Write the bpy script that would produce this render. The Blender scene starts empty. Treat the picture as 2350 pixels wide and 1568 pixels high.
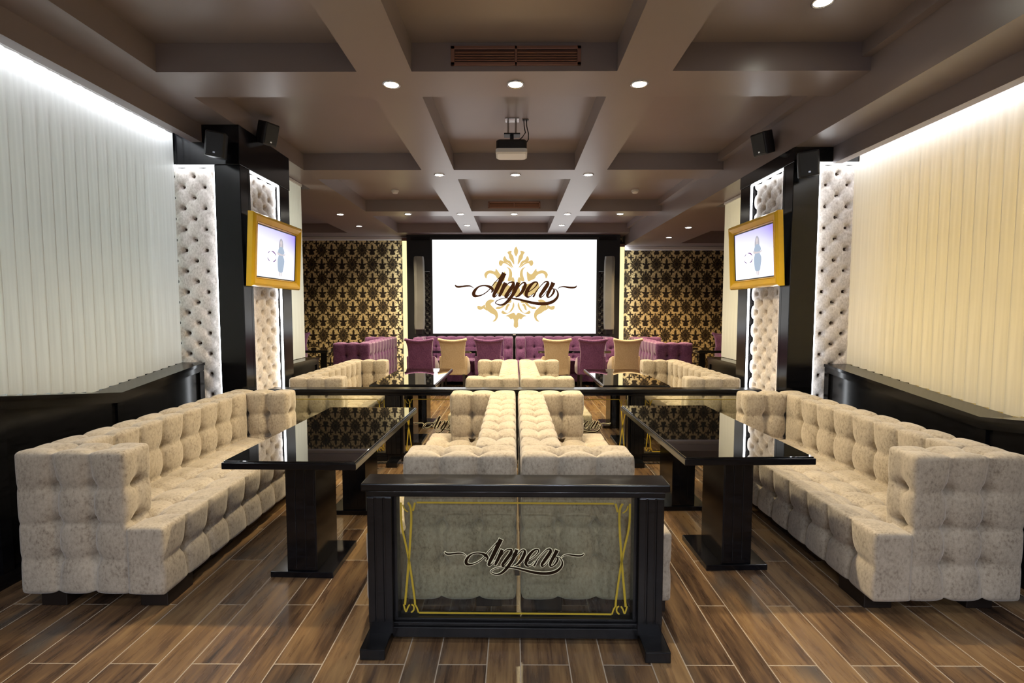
import bpy, bmesh, math, random
from mathutils import Vector, Matrix
random.seed(7)
PI = math.pi
SC = bpy.context.scene
COL = SC.collection

# ------------------------------------------------------------------ helpers
class MB:
    """collects shapes, then becomes ONE mesh object"""
    def __init__(s): s.v = []; s.f = []
    def add(s, vs, fs):
        o = len(s.v); s.v += [tuple(p) for p in vs]; s.f += [tuple(i + o for i in f) for f in fs]; return s
    def box(s, x0, x1, y0, y1, z0, z1):
        vs = [(x0,y0,z0),(x1,y0,z0),(x1,y1,z0),(x0,y1,z0),(x0,y0,z1),(x1,y0,z1),(x1,y1,z1),(x0,y1,z1)]
        return s.add(vs, [(0,3,2,1),(4,5,6,7),(0,1,5,4),(1,2,6,5),(2,3,7,6),(3,0,4,7)])
    def prism(s, pts, ax, a0, a1):
        """polygon pts in the two other axes, extruded along axis ax (0,1,2)"""
        n = len(pts)
        def mk(p, a):
            return [(a,p[0],p[1]),(p[0],a,p[1]),(p[0],p[1],a)][ax]
        vs = [mk(p, a0) for p in pts] + [mk(p, a1) for p in pts]
        fs = [tuple(range(n))[::-1], tuple(range(n, 2*n))] + [(i,(i+1)%n,n+(i+1)%n,n+i) for i in range(n)]
        return s.add(vs, fs)
    def loft(s, rings, cap=True, closed=True):
        n = len(rings[0]); o = len(s.v)
        for r in rings: s.v += [tuple(p) for p in r]
        for k in range(len(rings)-1):
            for i in range(n if closed else n-1):
                j = (i+1) % n
                s.f.append((o+k*n+i, o+k*n+j, o+(k+1)*n+j, o+(k+1)*n+i))
        if cap:
            s.f.append(tuple(o+i for i in range(n))[::-1]); e = o+(len(rings)-1)*n
            s.f.append(tuple(e+i for i in range(n)))
        return s
    def cyl(s, c, r, z0, z1, n=24, r2=None):
        r2 = r if r2 is None else r2
        a = [(c[0]+r*math.cos(2*PI*i/n), c[1]+r*math.sin(2*PI*i/n), z0) for i in range(n)]
        b = [(c[0]+r2*math.cos(2*PI*i/n), c[1]+r2*math.sin(2*PI*i/n), z1) for i in range(n)]
        return s.loft([a, b])
    def tube(s, path, r, n=8):
        rings = []
        P = [Vector(p) for p in path]
        for i, p in enumerate(P):
            t = (P[min(i+1,len(P)-1)] - P[max(i-1,0)]).normalized()
            u = t.cross(Vector((0.31,0.17,0.93))).normalized(); w = t.cross(u)
            rings.append([p + u*r*math.cos(2*PI*k/n) + w*r*math.sin(2*PI*k/n) for k in range(n)])
        return s.loft(rings)

def mesh_of(name, mb, mat, smooth=False):
    me = bpy.data.meshes.new(name); me.from_pydata(mb.v, [], mb.f); me.update()
    bm = bmesh.new(); bm.from_mesh(me); bmesh.ops.recalc_face_normals(bm, faces=bm.faces); bm.to_mesh(me); bm.free()
    if mat: me.materials.append(mat)
    if smooth:
        for p in me.polygons: p.use_smooth = True
    return me

def obj(name, mb, mat, parent=None, bevel=0, smooth=False, seg=2):
    o = bpy.data.objects.new(name, mesh_of(name, mb, mat, smooth)); COL.objects.link(o)
    if parent: o.parent = parent
    if bevel:
        m = o.modifiers.new('bevel', 'BEVEL'); m.width = bevel; m.segments = seg; m.limit_method = 'ANGLE'; m.angle_limit = math.radians(40)
    return o
def tag(o, label=None, cat=None, group=None, kind=None):
    if label: o['label'] = label
    if cat: o['category'] = cat
    if group: o['group'] = group
    if kind: o['kind'] = kind
    return o
def thing(name, label, cat, loc=(0,0,0), rz=0, group=None):
    o = bpy.data.objects.new(name, None); COL.objects.link(o); o.empty_display_size = .1
    o.location = loc; o.rotation_euler = (0,0,rz)
    return tag(o, label, cat, group)
def copy_tree(o, parent=None):
    c = o.copy(); COL.objects.link(c)
    if parent: c.parent = parent
    for ch in list(o.children): copy_tree(ch, c)
    return c
def dup(o, label, loc, rz=0, group=None):
    c = copy_tree(o); c.location = loc; c.rotation_euler = (0,0,rz); c['label'] = label
    if group: c['group'] = group
    return c
def struct(name, mb, mat, **k):
    return tag(obj(name, mb, mat, **k), kind='structure')

# ------------------------------------------------------------------ node expressions
class E:
    nt = None
    def __init__(s, sock): s.k = sock
    @staticmethod
    def m(op, *a, clamp=False):
        n = E.nt.nodes.new('ShaderNodeMath'); n.operation = op; n.use_clamp = clamp
        for i, x in enumerate(a):
            if isinstance(x, E): E.nt.links.new(x.k, n.inputs[i])
            else: n.inputs[i].default_value = x
        return E(n.outputs[0])
    def __add__(s, o): return E.m('ADD', s, o)
    __radd__ = __add__
    def __sub__(s, o): return E.m('SUBTRACT', s, o)
    def __rsub__(s, o): return E.m('SUBTRACT', o, s)
    def __mul__(s, o): return E.m('MULTIPLY', s, o)
    __rmul__ = __mul__
    def __truediv__(s, o): return E.m('DIVIDE', s, o)
fract = lambda a: E.m('FRACT', a)
floor_ = lambda a: E.m('FLOOR', a)
gt = lambda a, b: E.m('GREATER_THAN', a, b)
lt = lambda a, b: E.m('LESS_THAN', a, b)
mn = lambda a, b: E.m('MINIMUM', a, b)
mx = lambda a, b: E.m('MAXIMUM', a, b)
cos_ = lambda a: E.m('COSINE', a)
ab = lambda a: E.m('ABSOLUTE', a)
pw = lambda a, b: E.m('POWER', a, b)
def smooth(a, lo, hi):
    n = E.nt.nodes.new('ShaderNodeMapRange'); n.interpolation_type = 'SMOOTHSTEP'
    E.nt.links.new(a.k, n.inputs[0]); n.inputs[1].default_value = lo; n.inputs[2].default_value = hi
    return E(n.outputs[0])

def newmat(name):
    m = bpy.data.materials.new(name); m.use_nodes = True
    nt = m.node_tree; E.nt = nt
    return m, nt, nt.nodes['Principled BSDF']
def setp(b, base=None, rough=None, metal=None, spec=None, coat=None, coat_rough=None, sheen=None, sheen_rough=None, emit=None, es=None, trans=None):
    I = b.inputs
    if base: I['Base Color'].default_value = (*base, 1)
    if rough is not None: I['Roughness'].default_value = rough
    if metal is not None: I['Metallic'].default_value = metal
    if spec is not None: I['Specular IOR Level'].default_value = spec
    if coat is not None: I['Coat Weight'].default_value = coat
    if coat_rough is not None: I['Coat Roughness'].default_value = coat_rough
    if sheen is not None: I['Sheen Weight'].default_value = sheen
    if sheen_rough is not None: I['Sheen Roughness'].default_value = sheen_rough
    if emit: I['Emission Color'].default_value = (*emit, 1)
    if es is not None: I['Emission Strength'].default_value = es
    if trans is not None: I['Transmission Weight'].default_value = trans
def coord(nt, kind='Object'):
    return nt.nodes.new('ShaderNodeTexCoord').outputs[kind]
def xyz(nt, sock):
    n = nt.nodes.new('ShaderNodeSeparateXYZ'); nt.links.new(sock, n.inputs[0]); return [E(n.outputs[i]) for i in range(3)]
def comb(nt, x, y, z):
    n = nt.nodes.new('ShaderNodeCombineXYZ')
    for i, a in enumerate((x, y, z)):
        if isinstance(a, E): nt.links.new(a.k, n.inputs[i])
        else: n.inputs[i].default_value = a
    return n.outputs[0]
def noise(nt, vec, scale, detail=3, rough=.5):
    n = nt.nodes.new('ShaderNodeTexNoise'); n.inputs['Scale'].default_value = scale; n.inputs['Detail'].default_value = detail
    n.inputs['Roughness'].default_value = rough; nt.links.new(vec, n.inputs['Vector']); return E(n.outputs['Fac'])
def ramp(nt, fac, stops):
    n = nt.nodes.new('ShaderNodeValToRGB'); nt.links.new(fac.k, n.inputs[0])
    el = n.color_ramp.elements
    while len(el) < len(stops): el.new(.5)
    for e, (p, c) in zip(el, stops): e.position = p; e.color = (*c, 1)
    return n.outputs[0]
def mixc(nt, fac, a, b):
    n = nt.nodes.new('ShaderNodeMix'); n.data_type = 'RGBA'
    if isinstance(fac, E): nt.links.new(fac.k, n.inputs[0])
    else: n.inputs[0].default_value = fac
    for i, c in ((6, a), (7, b)):
        if isinstance(c, tuple): n.inputs[i].default_value = (*c, 1)
        else: nt.links.new(c, n.inputs[i])
    return n.outputs[2]
def bump(nt, b, h, dist=.002, st=.5):
    n = nt.nodes.new('ShaderNodeBump'); n.inputs['Strength'].default_value = st; n.inputs['Distance'].default_value = dist
    nt.links.new(h.k, n.inputs['Height']); nt.links.new(n.outputs[0], b.inputs['Normal'])

def plain(name, base, rough=.5, var=.12, vs=3.0, **k):
    m, nt, b = newmat(name); setp(b, base, rough, **k)
    n = noise(nt, coord(nt), vs, 4)
    lo = tuple(c*(1-var) for c in base); hi = tuple(min(1, c*(1+var)) for c in base)
    nt.links.new(ramp(nt, n, [(.3, lo), (.7, hi)]), b.inputs['Base Color'])
    return m
def velvet(name, dark, mid, light, sheen=.35):
    m, nt, b = newmat(name); setp(b, mid, .85, spec=.2, sheen=sheen, sheen_rough=.45)
    c = coord(nt)
    x, y, z = xyz(nt, c)
    n1 = noise(nt, comb(nt, x*75, y*75, z*48), 1.0, 6, .72); n2 = noise(nt, c, 7, 3, .6)
    f = n1*.72 + n2*.28
    nt.links.new(ramp(nt, f, [(.34, dark), (.47, mid), (.60, light)]), b.inputs['Base Color'])
    bump(nt, b, noise(nt, c, 220, 3, .7), .001, .25)
    return m
def emitter(name, col, s):
    m, nt, b = newmat(name); setp(b, (0,0,0), .5, spec=0, emit=col, es=s); return m

BEIGE = velvet('beige_crushed_velvet', (.20,.165,.125), (.40,.345,.27), (.49,.43,.345), .45)
PURPLE = velvet('purple_velvet', (.075,.028,.085), (.145,.055,.155), (.20,.09,.215), .4)
SILVER = velvet('silver_beige_velvet', (.42,.36,.32), (.62,.56,.52), (.78,.72,.68), .7)
CHAIRGOLD = velvet('sand_velvet', (.42,.33,.21), (.52,.42,.29), (.58,.48,.345))
DARKLEATHER = plain('dark_tufted_leather', (.012,.012,.014), .35)
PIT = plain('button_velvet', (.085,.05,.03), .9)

def blackwood(name, base=(.0045,.0045,.0052), rough=.19, coat=.0, grain=True):
    m, nt, b = newmat(name); setp(b, base, rough, spec=.38, coat=coat, coat_rough=.15)
    c = coord(nt); x, y, z = xyz(nt, c)
    n = noise(nt, comb(nt, x*9, y*9, z*60), 1.0, 5, .65)
    nt.links.new(ramp(nt, n, [(.35, tuple(q*.6 for q in base)), (.7, tuple(q*1.9 for q in base))]), b.inputs['Base Color'])
    if grain: bump(nt, b, n, .0012, .12)
    return m
BLACKWOOD = blackwood('black_stained_wood')
BLACKLACQ = blackwood('black_lacquer', (.004,.004,.0052), .16, .0, False)
BLACKWALL = plain('black_wall_paint', (.008,.009,.011), .45)
BLACKPLASTIC = plain('black_plastic', (.012,.012,.014), .4)
GREYGRILLE = plain('grey_speaker_cloth', (.20,.205,.20), .5)
LEGWOOD = plain('dark_leg_wood', (.012,.007,.005), .5)
CEIL = plain('mauve_brown_plaster', (.235,.196,.198), .34, .05, 1.5, spec=1.0)
CORN = plain('pale_cornice', (.62,.60,.60), .5, .04)
GOLD = plain('gold_frame', (.95,.58,.015), .36, .06, 6, metal=.1, coat=.4)
GOLDLINE = plain('gold_line', (.50,.36,.03), .5, .05)
CREAMLINE = plain('cream_outline', (.95,.91,.64), .6, .03)
DARKINK = plain('dark_brown_ink', (.016,.008,.003), .7, .05, spec=.1)
CHROME = plain('brushed_chrome', (.55,.55,.56), .25, .05, metal=1.0)
WHITEPL = plain('white_plastic', (.75,.76,.78), .4, .03)
COPPER = plain('bronze_louvre', (.30,.16,.12), .35, .1, metal=.4)
PLASTER = plain('dark_plaster', (.05,.045,.045), .7)
EXTERIOR = plain('exterior_plaster', (.4,.38,.35), .8)

def m_glass_top():
    m, nt, b = newmat('black_back_painted_glass'); setp(b, (.004,.0045,.005), .025, spec=.85, coat=1.0, coat_rough=.01)
    n = noise(nt, coord(nt), 2, 2); nt.links.new(ramp(nt, n, [(.3,(.003,.0035,.004)),(.7,(.006,.0065,.007))]), b.inputs['Base Color'])
    return m
GLASSTOP = m_glass_top()
def m_pane(name, tint, gl=.08):
    m = bpy.data.materials.new(name); m.use_nodes = True; nt = m.node_tree; nt.nodes.clear(); E.nt = nt
    out = nt.nodes.new('ShaderNodeOutputMaterial'); t = nt.nodes.new('ShaderNodeBsdfTransparent'); g = nt.nodes.new('ShaderNodeBsdfGlossy')
    t.inputs[0].default_value = (*tint, 1); g.inputs['Roughness'].default_value = .02
    fr = nt.nodes.new('ShaderNodeFresnel'); fr.inputs[0].default_value = 1.45
    f = E(fr.outputs[0]) * .9 + .0
    mx_ = nt.nodes.new('ShaderNodeMixShader'); nt.links.new(f.k, mx_.inputs[0]); nt.links.new(t.outputs[0], mx_.inputs[1]); nt.links.new(g.outputs[0], mx_.inputs[2])
    nt.links.new(mx_.outputs[0], out.inputs[0]); return m
PANE = m_pane('smoked_clear_glass', (.95,.96,.90))

def m_blind():
    m = bpy.data.materials.new('blind_fabric'); m.use_nodes = True; nt = m.node_tree; nt.nodes.clear(); E.nt = nt
    out = nt.nodes.new('ShaderNodeOutputMaterial'); p = nt.nodes.new('ShaderNodeBsdfPrincipled'); t = nt.nodes.new('ShaderNodeBsdfTranslucent')
    c = coord(nt); x, y, z = xyz(nt, c)
    n = noise(nt, comb(nt, x*30, y*60, z*3), 1.0, 3)
    col = ramp(nt, n, [(.3,(.80,.81,.81)),(.7,(.87,.88,.88))])
    nt.links.new(col, p.inputs['Base Color']); p.inputs['Roughness'].default_value = .45; p.inputs['Coat Weight'].default_value = .25; p.inputs['Coat Roughness'].default_value = .12
    nt.links.new(col, t.inputs[0])
    k = nt.nodes.new('ShaderNodeMixShader'); k.inputs[0].default_value = .45
    nt.links.new(p.outputs[0], k.inputs[1]); nt.links.new(t.outputs[0], k.inputs[2]); nt.links.new(k.outputs[0], out.inputs[0]); return m
BLIND = m_blind()

def m_floor():
    m, nt, b = newmat('wood_look_planks'); setp(b, (.1,.06,.03), .3, spec=.5)
    c = coord(nt); x, y, z = xyz(nt, c)
    PX, W, L = .349, .207, .885
    a = (x + .671) / PX; col = floor_(a); fx = fract(a) * PX
    nar = gt(fx, W)
    lx = fx - nar * W; wid = nar * (PX - 2*W) + W
    yy = (y - 2.033) / L + nar * .516; row = floor_(yy); fy = fract(yy) * L
    g = .0024
    edge = mn(mn(lx, wid - lx), mn(fy, L - fy))
    grout = lt(edge, g)
    wn = nt.nodes.new('ShaderNodeTexWhiteNoise'); wn.noise_dimensions = '3D'
    nt.links.new(comb(nt, col, row, nar), wn.inputs['Vector']); rid = E(wn.outputs['Value'])
    s1 = noise(nt, comb(nt, x*26 + rid*37, y*2.2 + rid*11, rid*9), 1.0, 6, .62)
    s2 = noise(nt, comb(nt, x*7 + rid*5, y*2.0 + rid*31, rid*4), 1.0, 3, .5)
    s3 = noise(nt, comb(nt, x*120, y*7 + rid*13, 0), 1.0, 3, .6)
    f = s1*.55 + s2*.4 + s3*.22 + (rid - .5)*.16
    wood = ramp(nt, f, [(.36,(.024,.016,.012)),(.48,(.080,.046,.026)),(.60,(.165,.097,.046)),(.72,(.245,.155,.072))])
    wood2 = mixc(nt, smooth(noise(nt, comb(nt, x*5, y*1.6 + rid*7, rid*3), 1.0, 2), .54, .78), wood, (.066,.054,.044))
    nt.links.new(mixc(nt, grout, wood2, (.36,.30,.23)), b.inputs['Base Color'])
    nt.links.new((s1*.16 + .20 + grout*.4).k, b.inputs['Roughness'])
    bump(nt, b, s1*.4 + s3*.3 - grout*1.0, .002, .35)
    return m
FLOOR = m_floor()

def m_wallpaper():
    m, nt, b = newmat('damask_wallpaper'); setp(b, (.4,.3,.15), .5, spec=.4)
    c = coord(nt); x0, y0, z0 = xyz(nt, c)
    w = noise(nt, c, 42, 3, .6) - .5
    w2 = noise(nt, comb(nt, x0+3.1, y0, z0+7.7), 42, 3, .6) - .5
    x = x0 + w*.030; z = z0 + w2*.030
    PXX, PZ = .448, .628
    def lat(ou, ov, R, n, a1, spike, a2=0.0):
        fx = (fract(x/PXX + ou) - .5)*PXX; fz = (fract(z/PZ + ov) - .5)*PZ
        r = E.m('SQRT', fx*fx + fz*fz); th = E.m('ARCTAN2', fx, fz)
        Rr = (cos_(th*n)*a1 + 1.0 + pw(mx(cos_(th), 0.0), 26.0)*spike + pw(mx(cos_(th)*-1.0, 0.0), 10.0)*a2) * R
        return r / Rr, th
    d1, t1 = lat(0, 0, .118, 13.0, .17, .36, .30); d2, t2 = lat(.5, .5, .118, 13.0, .17, .36, .30)
    big = mn(d1, d2)
    s1, _ = lat(.5, .03, .066, 5.0, .36, .8, .7); s2, _ = lat(0, .53, .066, 5.0, .36, .8, .7)
    small = mn(s1, s2)
    e1, _ = lat(.25, .27, .046, 4.0, .45, 0.0); e2, _ = lat(.75, .27, .046, 4.0, .45, 0.0); e3, _ = lat(.25, .77, .046, 4.0, .45, 0); e4, _ = lat(.75, .77, .046, 4.0, .45, 0)
    tiny = mn(mn(e1, e2), mn(e3, e4))
    allm = mn(mn(big, small), tiny)
    ground = smooth(allm, .93, 1.07)
    v1 = mx(smooth(cos_(t1*13.0 + d1*3.0 + 3.1), .70, .95)*smooth(d1, .42, .5)*lt(d1, .93), smooth(cos_(t2*13.0 + d2*3.0 + 3.1), .70, .95)*smooth(d2, .42, .5)*lt(d2, .93))
    ring = smooth(ab(big - .40)*-1.0, -.06, -.02)
    speck = smooth(noise(nt, c, 44, 4, .65), .52, .60)
    f = mx(ground - speck*.55*ground, mx(v1*.55, ring*.38)*(1.0 - speck*.6))
    nt.links.new(ramp(nt, f, [(0,(.022,.014,.008)),(.35,(.16,.11,.045)),(1,(.68,.53,.27))]), b.inputs['Base Color'])
    nt.links.new((f*-.12 + .48).k, b.inputs['Roughness']); b.inputs['Metallic'].default_value = .15
    return m
WALLPAPER = m_wallpaper()

# ------------------------------------------------------------------ camera
cam = bpy.data.cameras.new('camera'); cam.sensor_width = 36.0; cam.lens = 1150/2350*36.0; cam.clip_start = .05
co = bpy.data.objects.new('camera', cam); COL.objects.link(co); SC.camera = co
PITCH = math.atan(72/1150); YAW = math.atan(5/1150/math.cos(PITCH))
co.location = (0,0,1.5); co.rotation_euler = (PI/2 - PITCH, 0, YAW)

# ------------------------------------------------------------------ shell
ZB, ZC = 3.10, 3.287
XO = 5.3
struct('floor', MB().box(-XO, XO, -4.2, 11.4, -.1, 0), FLOOR)
c = MB()
c.box(-XO, XO, -4.2, 11.4, ZC, ZC+.12)
TB = [(-3.63,-3.23),(-1.27,-.87),(1.10,1.50),(3.47,3.87),(5.837,6.237),(8.24,8.65),(10.48,11.3)]
LB = [(-1.06,-.69),(.69,1.06)]
for a, b_ in TB[:-1]: c.box(-2.41, 2.385, a, b_, ZB, ZC+.01)
c.box(-XO, XO, 10.48, 11.4, ZB, ZC+.01)
for k in range(len(TB)-1):
    for x0, x1 in LB: c.box(x0, x1, TB[k][1], TB[k+1][0], ZB, ZC+.01)
# left side soffit, step and lower pelmet
c.box(-2.70, -2.41, -4.2, 10.48, ZB, ZC+.01)
c.box(-2.79, -2.70, -4.2, 4.43, 2.95, ZC+.01)
c.box(-XO, -2.70, 7.1, 7.55, ZB, ZC+.01); c.box(-3.45, -2.70, 7.55, 10.48, ZB, ZC+.01)
c.box(-XO, -2.70, 6.75, 7.1, ZB, ZC+.01)
# right side: picture ledge, deep beam, soffit, lower pelmet
c.box(2.32, 2.385, 1.5, 10.48, 3.19, ZC+.01)
c.box(2.385, 2.71, -4.2, 11.2, 2.885, ZC+.01)
c.box(2.71, 2.79, -4.2, 4.36, 2.745, ZC+.01)
c.box(2.71, 3.45, 6.85, 11.2, 2.885, ZC+.01); c.box(3.45, XO, 6.85, 8.9, 2.885, ZC+.01); c.box(3.45, XO, 10.5, 11.2, 2.885, ZC+.01)
struct('ceiling', c, CEIL)
# cornices over the wallpaper
struct('trim_1', MB().box(-XO, -2.31, 11.02, 11.149, 3.03, 3.099), CORN, bevel=.01)
struct('trim_2', MB().box(2.26, XO, 11.02, 11.149, 2.81, 2.884), CORN, bevel=.01)
struct('wall_back', MB().box(-XO, XO, 11.15, 11.4, 0, ZC+.1), WALLPAPER)
w = MB().box(-XO-.2, -XO, 6.6, 11.4, 0, ZC+.1)
w.box(-XO, -2.95, 6.62, 6.74, 0, ZC+.1)
w.box(-3.5, -3.3, -4.2, 6.62, 0, .86); w.box(-3.5, -3.3, -4.2, 6.62, 3.05, ZC+.1)
for a, b_ in ((-4.2,.3),(4.5,5.3)): w.box(-3.5, -3.3, a, b_, .86, 3.05)
w.box(-3.3, -2.83, 4.62, 5.25, 0, ZC+.1)
struct('wall_left', w, PLASTER)
w = MB().box(XO, XO+.2, 6.6, 11.4, 0, ZC+.1)
w.box(2.95, XO, 6.70, 6.84, 0, ZC+.1)
w.box(3.3, 3.5, -4.2, 6.70, 0, .86); w.box(3.3, 3.5, -4.2, 6.70, 3.05, ZC+.1)
for a, b_ in ((-4.2,.3),(4.5,5.3)): w.box(3.3, 3.5, a, b_, .86, 3.05)
w.box(2.83, 3.3, 4.62, 5.25, 0, ZC+.1)
struct('wall_right', w, PLASTER)
w = MB()
w.box(-3.5, -2.0, -4.4, -4.2, 0, ZC+.1); w.box(2.0, 3.5, -4.4, -4.2, 0, ZC+.1); w.box(-2.0, 2.0, -4.4, -4.2, 0, .7); w.box(-2.0, 2.0, -4.4, -4.2, 2.9, ZC+.1)
struct('wall_rear', w, PLASTER)

# windows behind the blinds
def window(name, x, y0, y1, z0, z1):
    f = MB(); s = .05
    f.box(x-.02, x+.02, y0, y0+s, z0, z1); f.box(x-.02, x+.02, y1-s, y1, z0, z1); f.box(x-.02, x+.02, y0, y1, z0, z0+s); f.box(x-.02, x+.02, y0, y1, z1-s, z1)
    n = max(1, round((y1-y0)/1.4))
    for i in range(1, n): yy = y0+(y1-y0)*i/n; f.box(x-.02, x+.02, yy-.025, yy+.025, z0, z1)
    o = struct(name, f, WHITEPL)
    p = obj('pane', MB().box(x-.004, x+.004, y0+.03, y1-.03, z0+.03, z1-.03), PANE, o)
    return o
window('window_1', -3.4, .3, 4.5, .86, 3.05); window('window_2', 3.4, .3, 4.5, .86, 3.05)
window('window_3', -3.4, 5.3, 6.62, .86, 3.05); window('window_4', 3.4, 5.3, 6.70, .86, 3.05)

def area(name, loc, rot, sx, sy, power, col, spread=PI):
    l = bpy.data.lights.new(name, 'AREA'); l.shape = 'RECTANGLE'; l.size = sx; l.size_y = sy; l.energy = power; l.color = col; l.spread = spread
    o = bpy.data.objects.new(name, l); COL.objects.link(o); o.location = loc; o.rotation_euler = rot; return o
def spot(name, loc, power, col, size=2.3, blend=.7, rad=.04, rot=(0,0,0)):
    l = bpy.data.lights.new(name, 'SPOT'); l.energy = power; l.color = col; l.spot_size = size; l.spot_blend = blend; l.shadow_soft_size = rad
    o = bpy.data.objects.new(name, l); COL.objects.link(o); o.location = loc; o.rotation_euler = rot; return o
# daylight through the side windows
area('daylight_left', (-3.62, 2.4, 1.95), (0, -PI/2, 0), 2.2, 4.2, 95, (.88,.95,1))
area('daylight_right', (3.62, 2.4, 1.95), (0, PI/2, 0), 2.2, 4.2, 190, (1,.64,.22))
area('daylight_left_far', (-3.62, 5.96, 1.95), (0, -PI/2, 0), 2.2, 1.3, 75, (1,.96,.85))
area('daylight_right_far', (3.62, 6.0, 1.95), (0, PI/2, 0), 2.2, 1.3, 80, (1,.80,.52))
area('rear_fill', (0, -4.5, 1.8), (PI/2, 0, 0), 3.9, 2.1, 25, (.86,.90,1))  # unseen cool fill added behind the camera for the sofa fronts

# ------------------------------------------------------------------ wainscot panelling with dipping sill
def sill_z(y, side):
    if side < 0: knots = [(-4.2,1.03),(2.63,1.03),(3.453,.915),(4.40,1.027)]
    else: knots = [(-4.2,1.03),(1.66,1.03),(2.92,.862),(4.42,1.015)]
    for (a, za), (b, zb) in zip(knots, knots[1:]):
        if y <= b: return za + (zb-za)*(max(y,a)-a)/(b-a)
    return knots[-1][1]
def panelling(side, label):
    t = thing('wall_panelling', label, 'panelling', (side*2.75, 2.9, 0))
    X = lambda d: side*d
    yk = [-4.1, 2.63, 3.453, 4.40] if side < 0 else [-4.1, 1.66, 2.92, 4.42]
    zs = [sill_z(y, side) for y in yk]
    def strip(x0, x1, dz0, dz1, absz0=False):
        mb = MB(); rings = []
        for y, z in zip(yk, zs):
            a = dz0 if absz0 else z+dz0
            rings.append([(side*x0-side*2.75, y-2.9, a), (side*x1-side*2.75, y-2.9, a), (side*x1-side*2.75, y-2.9, z+dz1), (side*x0-side*2.75, y-2.9, z+dz1)])
        return mb.loft(rings)
    obj('panel', strip(2.765, 2.95, 0, -.045, True), BLACKWOOD, t)
    obj('top_rail', strip(2.745, 2.80, -.06, -.012), BLACKWOOD, t)
    obj('sill', strip(2.735, 3.30, -.012, .012), BLACKLACQ, t)
    for y in (yk[1], yk[2], yk[3]-.03):
        z = sill_z(y, side)
        obj('stile', MB().box(min(side*2.745, side*2.80)-side*2.75, max(side*2.745, side*2.80)-side*2.75, y-.03-2.9, y+.03-2.9, 0, z-.06), BLACKWOOD, t)
    obj('plinth', MB().box(min(side*2.742, side*2.80)-side*2.75, max(side*2.742, side*2.80)-side*2.75, -7.0, yk[3]-2.9, 0, .08), BLACKWOOD, t)
panelling(-1, 'black wood panelling with dipping sill behind the left beige sofa')
panelling(1, 'black wood panelling with dipping sill behind the right beige sofa')
def panelling_far(side, y1, label):
    t = thing('wall_panelling', label, 'panelling', (side*2.6, 6.0, 0))
    def bx(a, b_, y0, yy, z0, z1): return MB().box(min(side*a, side*b_)-side*2.6, max(side*a, side*b_)-side*2.6, y0-6, yy-6, z0, z1)
    obj('panel', bx(2.565, 2.8, 5.40, y1-.01, 0, .86), BLACKWOOD, t)
    obj('top_rail', bx(2.55, 2.6, 5.40, y1, .80, .865), BLACKWOOD, t)
    obj('stile', bx(2.55, 2.6, y1-.06, y1, 0, .80), BLACKWOOD, t)
    obj('sill', bx(2.545, 3.29, 5.395, y1+.01, .865, .885), BLACKLACQ, t)
panelling_far(-1, 6.5, 'short black panelled ledge below the far left blind')
panelling_far(1, 6.58, 'short black panelled ledge below the far right blind')

# ------------------------------------------------------------------ vertical blinds
LEDWHITE = emitter('cold_led', (.90,.95,1.0), 45)
def blind(side, x, y0, y1, ztop, zb, label, w=.089, led=True):
    t = thing('vertical_blind', label, 'blind', (side*x, (y0+y1)/2, ztop))
    cy = (y0+y1)/2
    obj('head_rail', MB().box(-.02, .02, y0-cy, y1-cy, 0, .03), WHITEPL, t)
    sm = MB()
    pts = [(-.5, 0), (0, 0), (.5, 0)]
    fr = [(p[1], p[0]) for p in pts]; bk = [(p[1]+.0016, p[0]) for p in reversed(pts)]
    rings = [[(a, b_*(w*1.06), zz) for a, b_ in fr+bk] for zz in (-1.0, -.66, -.33, 0)]
    sm.loft(rings); me = mesh_of('slat', sm, BLIND)
    n = int((y1-y0)/w)
    for i in range(n):
        yy = y0 + (i+.5)*(y1-y0)/n
        o = bpy.data.objects.new('slat', me); COL.objects.link(o); o.parent = t
        o.location = (0, yy-cy, 0); o.scale = (1, 1, ztop - zb(yy)); o.rotation_euler = (0, 0, side*math.radians(5.0+random.uniform(-1.2,1.2)))
    if led:
        mb = MB().box(-.012, .012, y0-cy+.02, y1-cy-.02, .0, .012)
        o = obj('light_strip', mb, LEDWHITE, t); o.location = (-side*.075, 0, .02 if x > 2.8 else .045)
    return t
blind(-1, 2.94, 1.0, 4.39, 3.02, lambda y: sill_z(y, -1)+.013, 'long white vertical blind in the big left window')
blind(1, 2.94, 1.0, 4.43, 2.84, lambda y: sill_z(y, 1)+.013, 'long cream glowing vertical blind in the big right window')
blind(-1, 2.72, 5.40, 6.47, 3.065, lambda y: .89, 'narrow cream vertical blind behind the left pillar', led=False)
blind(1, 2.72, 5.40, 6.56, 2.85, lambda y: .89, 'narrow cream vertical blind behind the right pillar', led=False)

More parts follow.
